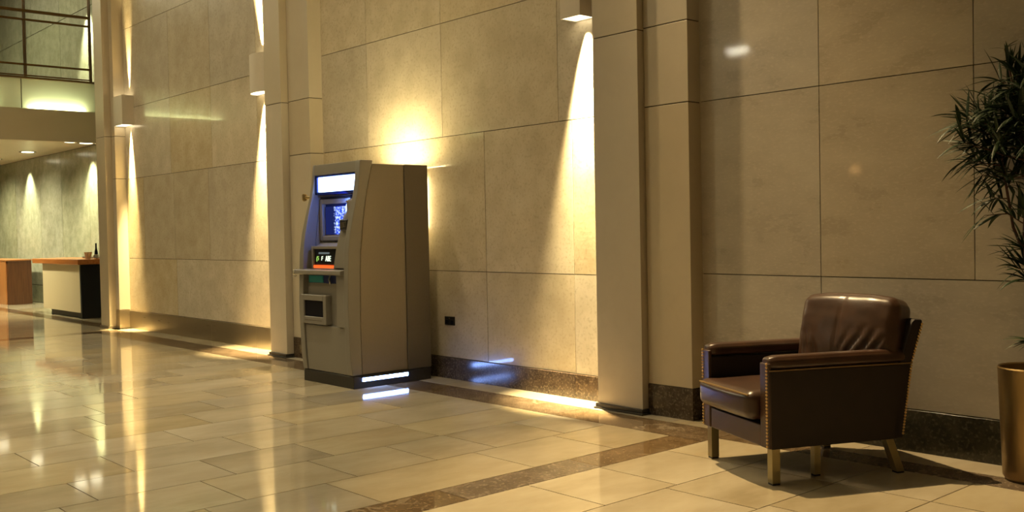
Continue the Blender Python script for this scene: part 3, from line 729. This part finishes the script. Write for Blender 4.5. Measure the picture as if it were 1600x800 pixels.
# ------------------------------------------------------------------ reception furniture at far left
dk = thing('reception_desk', 'cream fronted reception desk with reddish wood top and black end panel', 'desk', (-16.1, 5.3, 0))
MB().box(-17.35, -15.17, 4.98, 5.62, .80, .875).build('desk_top', M['wood_top'], dk, bevel=.006)
MB().box(-17.0, -15.26, 5.03, 5.06, .085, .80).build('front_panel', M['cream'], dk, bevel=.004)
MB().box(-17.0, -15.24, 5.06, 5.56, .085, .80, 0).box(-15.26, -15.20, 5.03, 5.58, 0.0, .80).build('end_panel', M['darkpanel'], dk, bevel=.003)
MB().box(-16.8, -15.22, 5.09, 5.5, 0, .085).build('kick_base', M['darkpanel'], dk)
w = MB(); w.box(-16.6, -15.18, 5.52, 5.60, .875, .895); w.build('upstand', M['base'], dk)
pd = thing('podium', 'orange and dark brown wooden block podium left of the reception desk', 'podium', (-20.6, 5.43, 0))
MB().box(-21.6, -19.74, 5.20, 5.225, .0, .80).build('front_panel', M['wood_orange'], pd, bevel=.003)
MB().box(-21.6, -19.70, 5.226, 5.64, .0, .80).build('body', M['wood_dark'], pd, bevel=.003)
MB().box(-21.62, -19.69, 5.19, 5.65, .80, .825).build('top', M['wood_orange'], pd, bevel=.003)
# small bottle and cup on the desk
bt = thing('bottle', 'small dark bottle with a chrome band on the reception desk beside the pilaster', 'bottle', (-15.27, 5.28, .876))
MB().lathe([(.035, .876), (.038, .885), (.038, .93), (.028, .945)], -15.27, 5.28, 24).build('body', M['chrome'], bt)
MB().lathe([(.026, .945), (.022, .99), (.012, 1.03), (.011, 1.10), (.013, 1.11)], -15.27, 5.28, 24).build('neck', M['black'], bt)
area('added_cheek_fill', (XX(.60), 4.195, 1.40), (0, R(75), 0), .10, .05, 2.2, (.12, .25, 1), atm)  # blue fill with no fixture, added to tint the machine's left cheek
cp = MB().lathe([(.035, .876), (.038, .88), (.058, .975), (.060, .978), (.054, .978), (.036, .89)], -15.50, 5.24, 28).build('cup', M['cream'])
tag(cp, 'small cream cup on the reception desk left of the dark bottle', 'cup')

# ------------------------------------------------------------------ downlights
def downlight(x, y, z, label, r=.10, group='downlights under the upper floor', m=None):
    t = thing('ceiling_light', label, 'ceiling light', (x, y, z), group)
    MB().lathe([(r * .82, z - .004), (r * 1.1, z - .010), (r * 1.2, z - .006), (r * 1.2, z + .001)], x, y, 32).build('trim_ring', M['chrome'], t)
    MB().lathe([(r * .01, z - .012), (r * .8, z - .012), (r * .8, z - .004)], x, y, 32).build('lens', m or M['lamp'], t)
    return t
G = (.98, .95, .55)
for x, y, lab in [(-18.7, 5.35, 'round downlight in the low ceiling, second from the left'), (-16.45, 5.35, 'round downlight in the low ceiling, third from the left'),
             (-20.6, 5.3, 'round downlight in the low ceiling at the left edge of the photo'), (-16.55, 5.62, 'round downlight tight against the farthest pilaster')]:
    downlight(x, y, 2.72, lab, .12)
for x, p in ((-20.35, 190), (-16.95, 190), (-23.5, 150)):
    spot('wall_washer', (x, 5.60, 2.70), (x, 5.78, 1.4), p, G, 74, .8, .03)
for x in (-21.5, -19.3, -17.0): spot('low_ceiling_lamp', (x, 4.2, 2.70), (x, 5.4, 0), 330, (1, .9, .55), 120, .8, .1)
# upper floor lamps
for x, p in ((-16.95, 500), (-22.5, 90)): spot('upper_lamp', (x, 5.62, 5.15), (x, 5.80, 4.0), p, (.98, .95, .6), 60, .8, .05)
area('upper_ceiling_lamp', (-18.5, 3, 6.3), (0, 0, 0), 4, 2, 170, (1, .93, .6))

# lobby ceiling lamps (above the frame)
n_l = 0
for x in (-12.5, -10.2, -7.9, -5.6, -3.3, -1.0):
    for y in (-2.5, 0.2, 2.9):
        if (x, y) == (-1.0, 2.9): continue
        if (x, y) == (-3.3, 2.9): continue
        n_l += 1
        downlight(x, y, H, 'round warm downlight high in the lobby ceiling above the open floor', .10, 'lobby ceiling downlights', M['lamp_warm'])
        pw = 165 if x < -4 else 20
        spot('lobby_lamp', (x, y, H - .03), (x, y + .4, 0), pw, (1, .84, .52), 100, .9, .10)
downlight(-5.1, 4.35, H, 'round warm downlight high in the lobby ceiling close to the stone wall', .10, None, M['lamp_warm'])
spot('key_lamp', (-5.1, 4.35, H - .03), (-2.5, 3.7, 0), 1500, (1, .72, .36), 36, .9, .045)

for x, z, wx, wz, st, lc in ((-10.6, 4.28, .20, .06, 45, (1, .93, .7)), (-8.37, 2.05, .08, .06, 12, (1, .5, .15))):
    t = thing('wall_lamp', 'slim bar wall lamp on the wall facing the stone wall, seen only as a reflection', 'wall lamp', (x, -5, z), 'bar lamps on the facing wall')
    MB().box(x - wx - .02, x + wx + .02, -5, -4.96, z - wz - .02, z + wz + .02).build('housing', M['bronze'], t, bevel=.004)
    w = MB(); w.box(x - wx, x + wx, -4.961, -4.95, z - wz, z + wz)
    w.build('lens', emis('bar lamp lens', lc, st), t)

# ------------------------------------------------------------------ camera (solved from the photograph's wall and floor lines)
f_, yaw, pit, rol = 1563.99470, .844227295, -.0254625927, -.0193910146
def ray(u, v):
    x = (u - 800) / f_; y = -(v - 400) / f_
    c, s = math.cos(rol), math.sin(rol); x, y = c * x - s * y, s * x + c * y
    d = [x, 1.0, y]; c, s = math.cos(pit), math.sin(pit); d = [d[0], c * d[1] - s * d[2], s * d[1] + c * d[2]]
    c, s = math.cos(yaw), math.sin(yaw); return Vector((c * d[0] - s * d[1], s * d[0] + c * d[1], d[2]))
fw = ray(800, 400).normalized(); rt = (ray(801, 400) - ray(800, 400)).normalized(); up = rt.cross(fw)
cam = bpy.data.cameras.new('Camera'); co = bpy.data.objects.new('Camera', cam); COL.objects.link(co)
mw = Matrix((rt, up, -fw)).transposed().to_4x4(); mw.translation = Vector((0, 0, 1.18)); co.matrix_world = mw
cam.sensor_width = 36; cam.lens = f_ / 1600 * 36; cam.sensor_fit = 'HORIZONTAL'; cam.clip_start = .05
SC.camera = co
wd = bpy.data.worlds.new('World'); SC.world = wd; wd.use_nodes = True
wd.node_tree.nodes['Background'].inputs[0].default_value = (.05, .045, .035, 1); wd.node_tree.nodes['Background'].inputs[1].default_value = .3
SC.view_settings.view_transform = 'Standard'; SC.view_settings.look = 'None'; SC.view_settings.exposure = .85; SC.view_settings.gamma = 1
SC.view_settings.use_curve_mapping = False
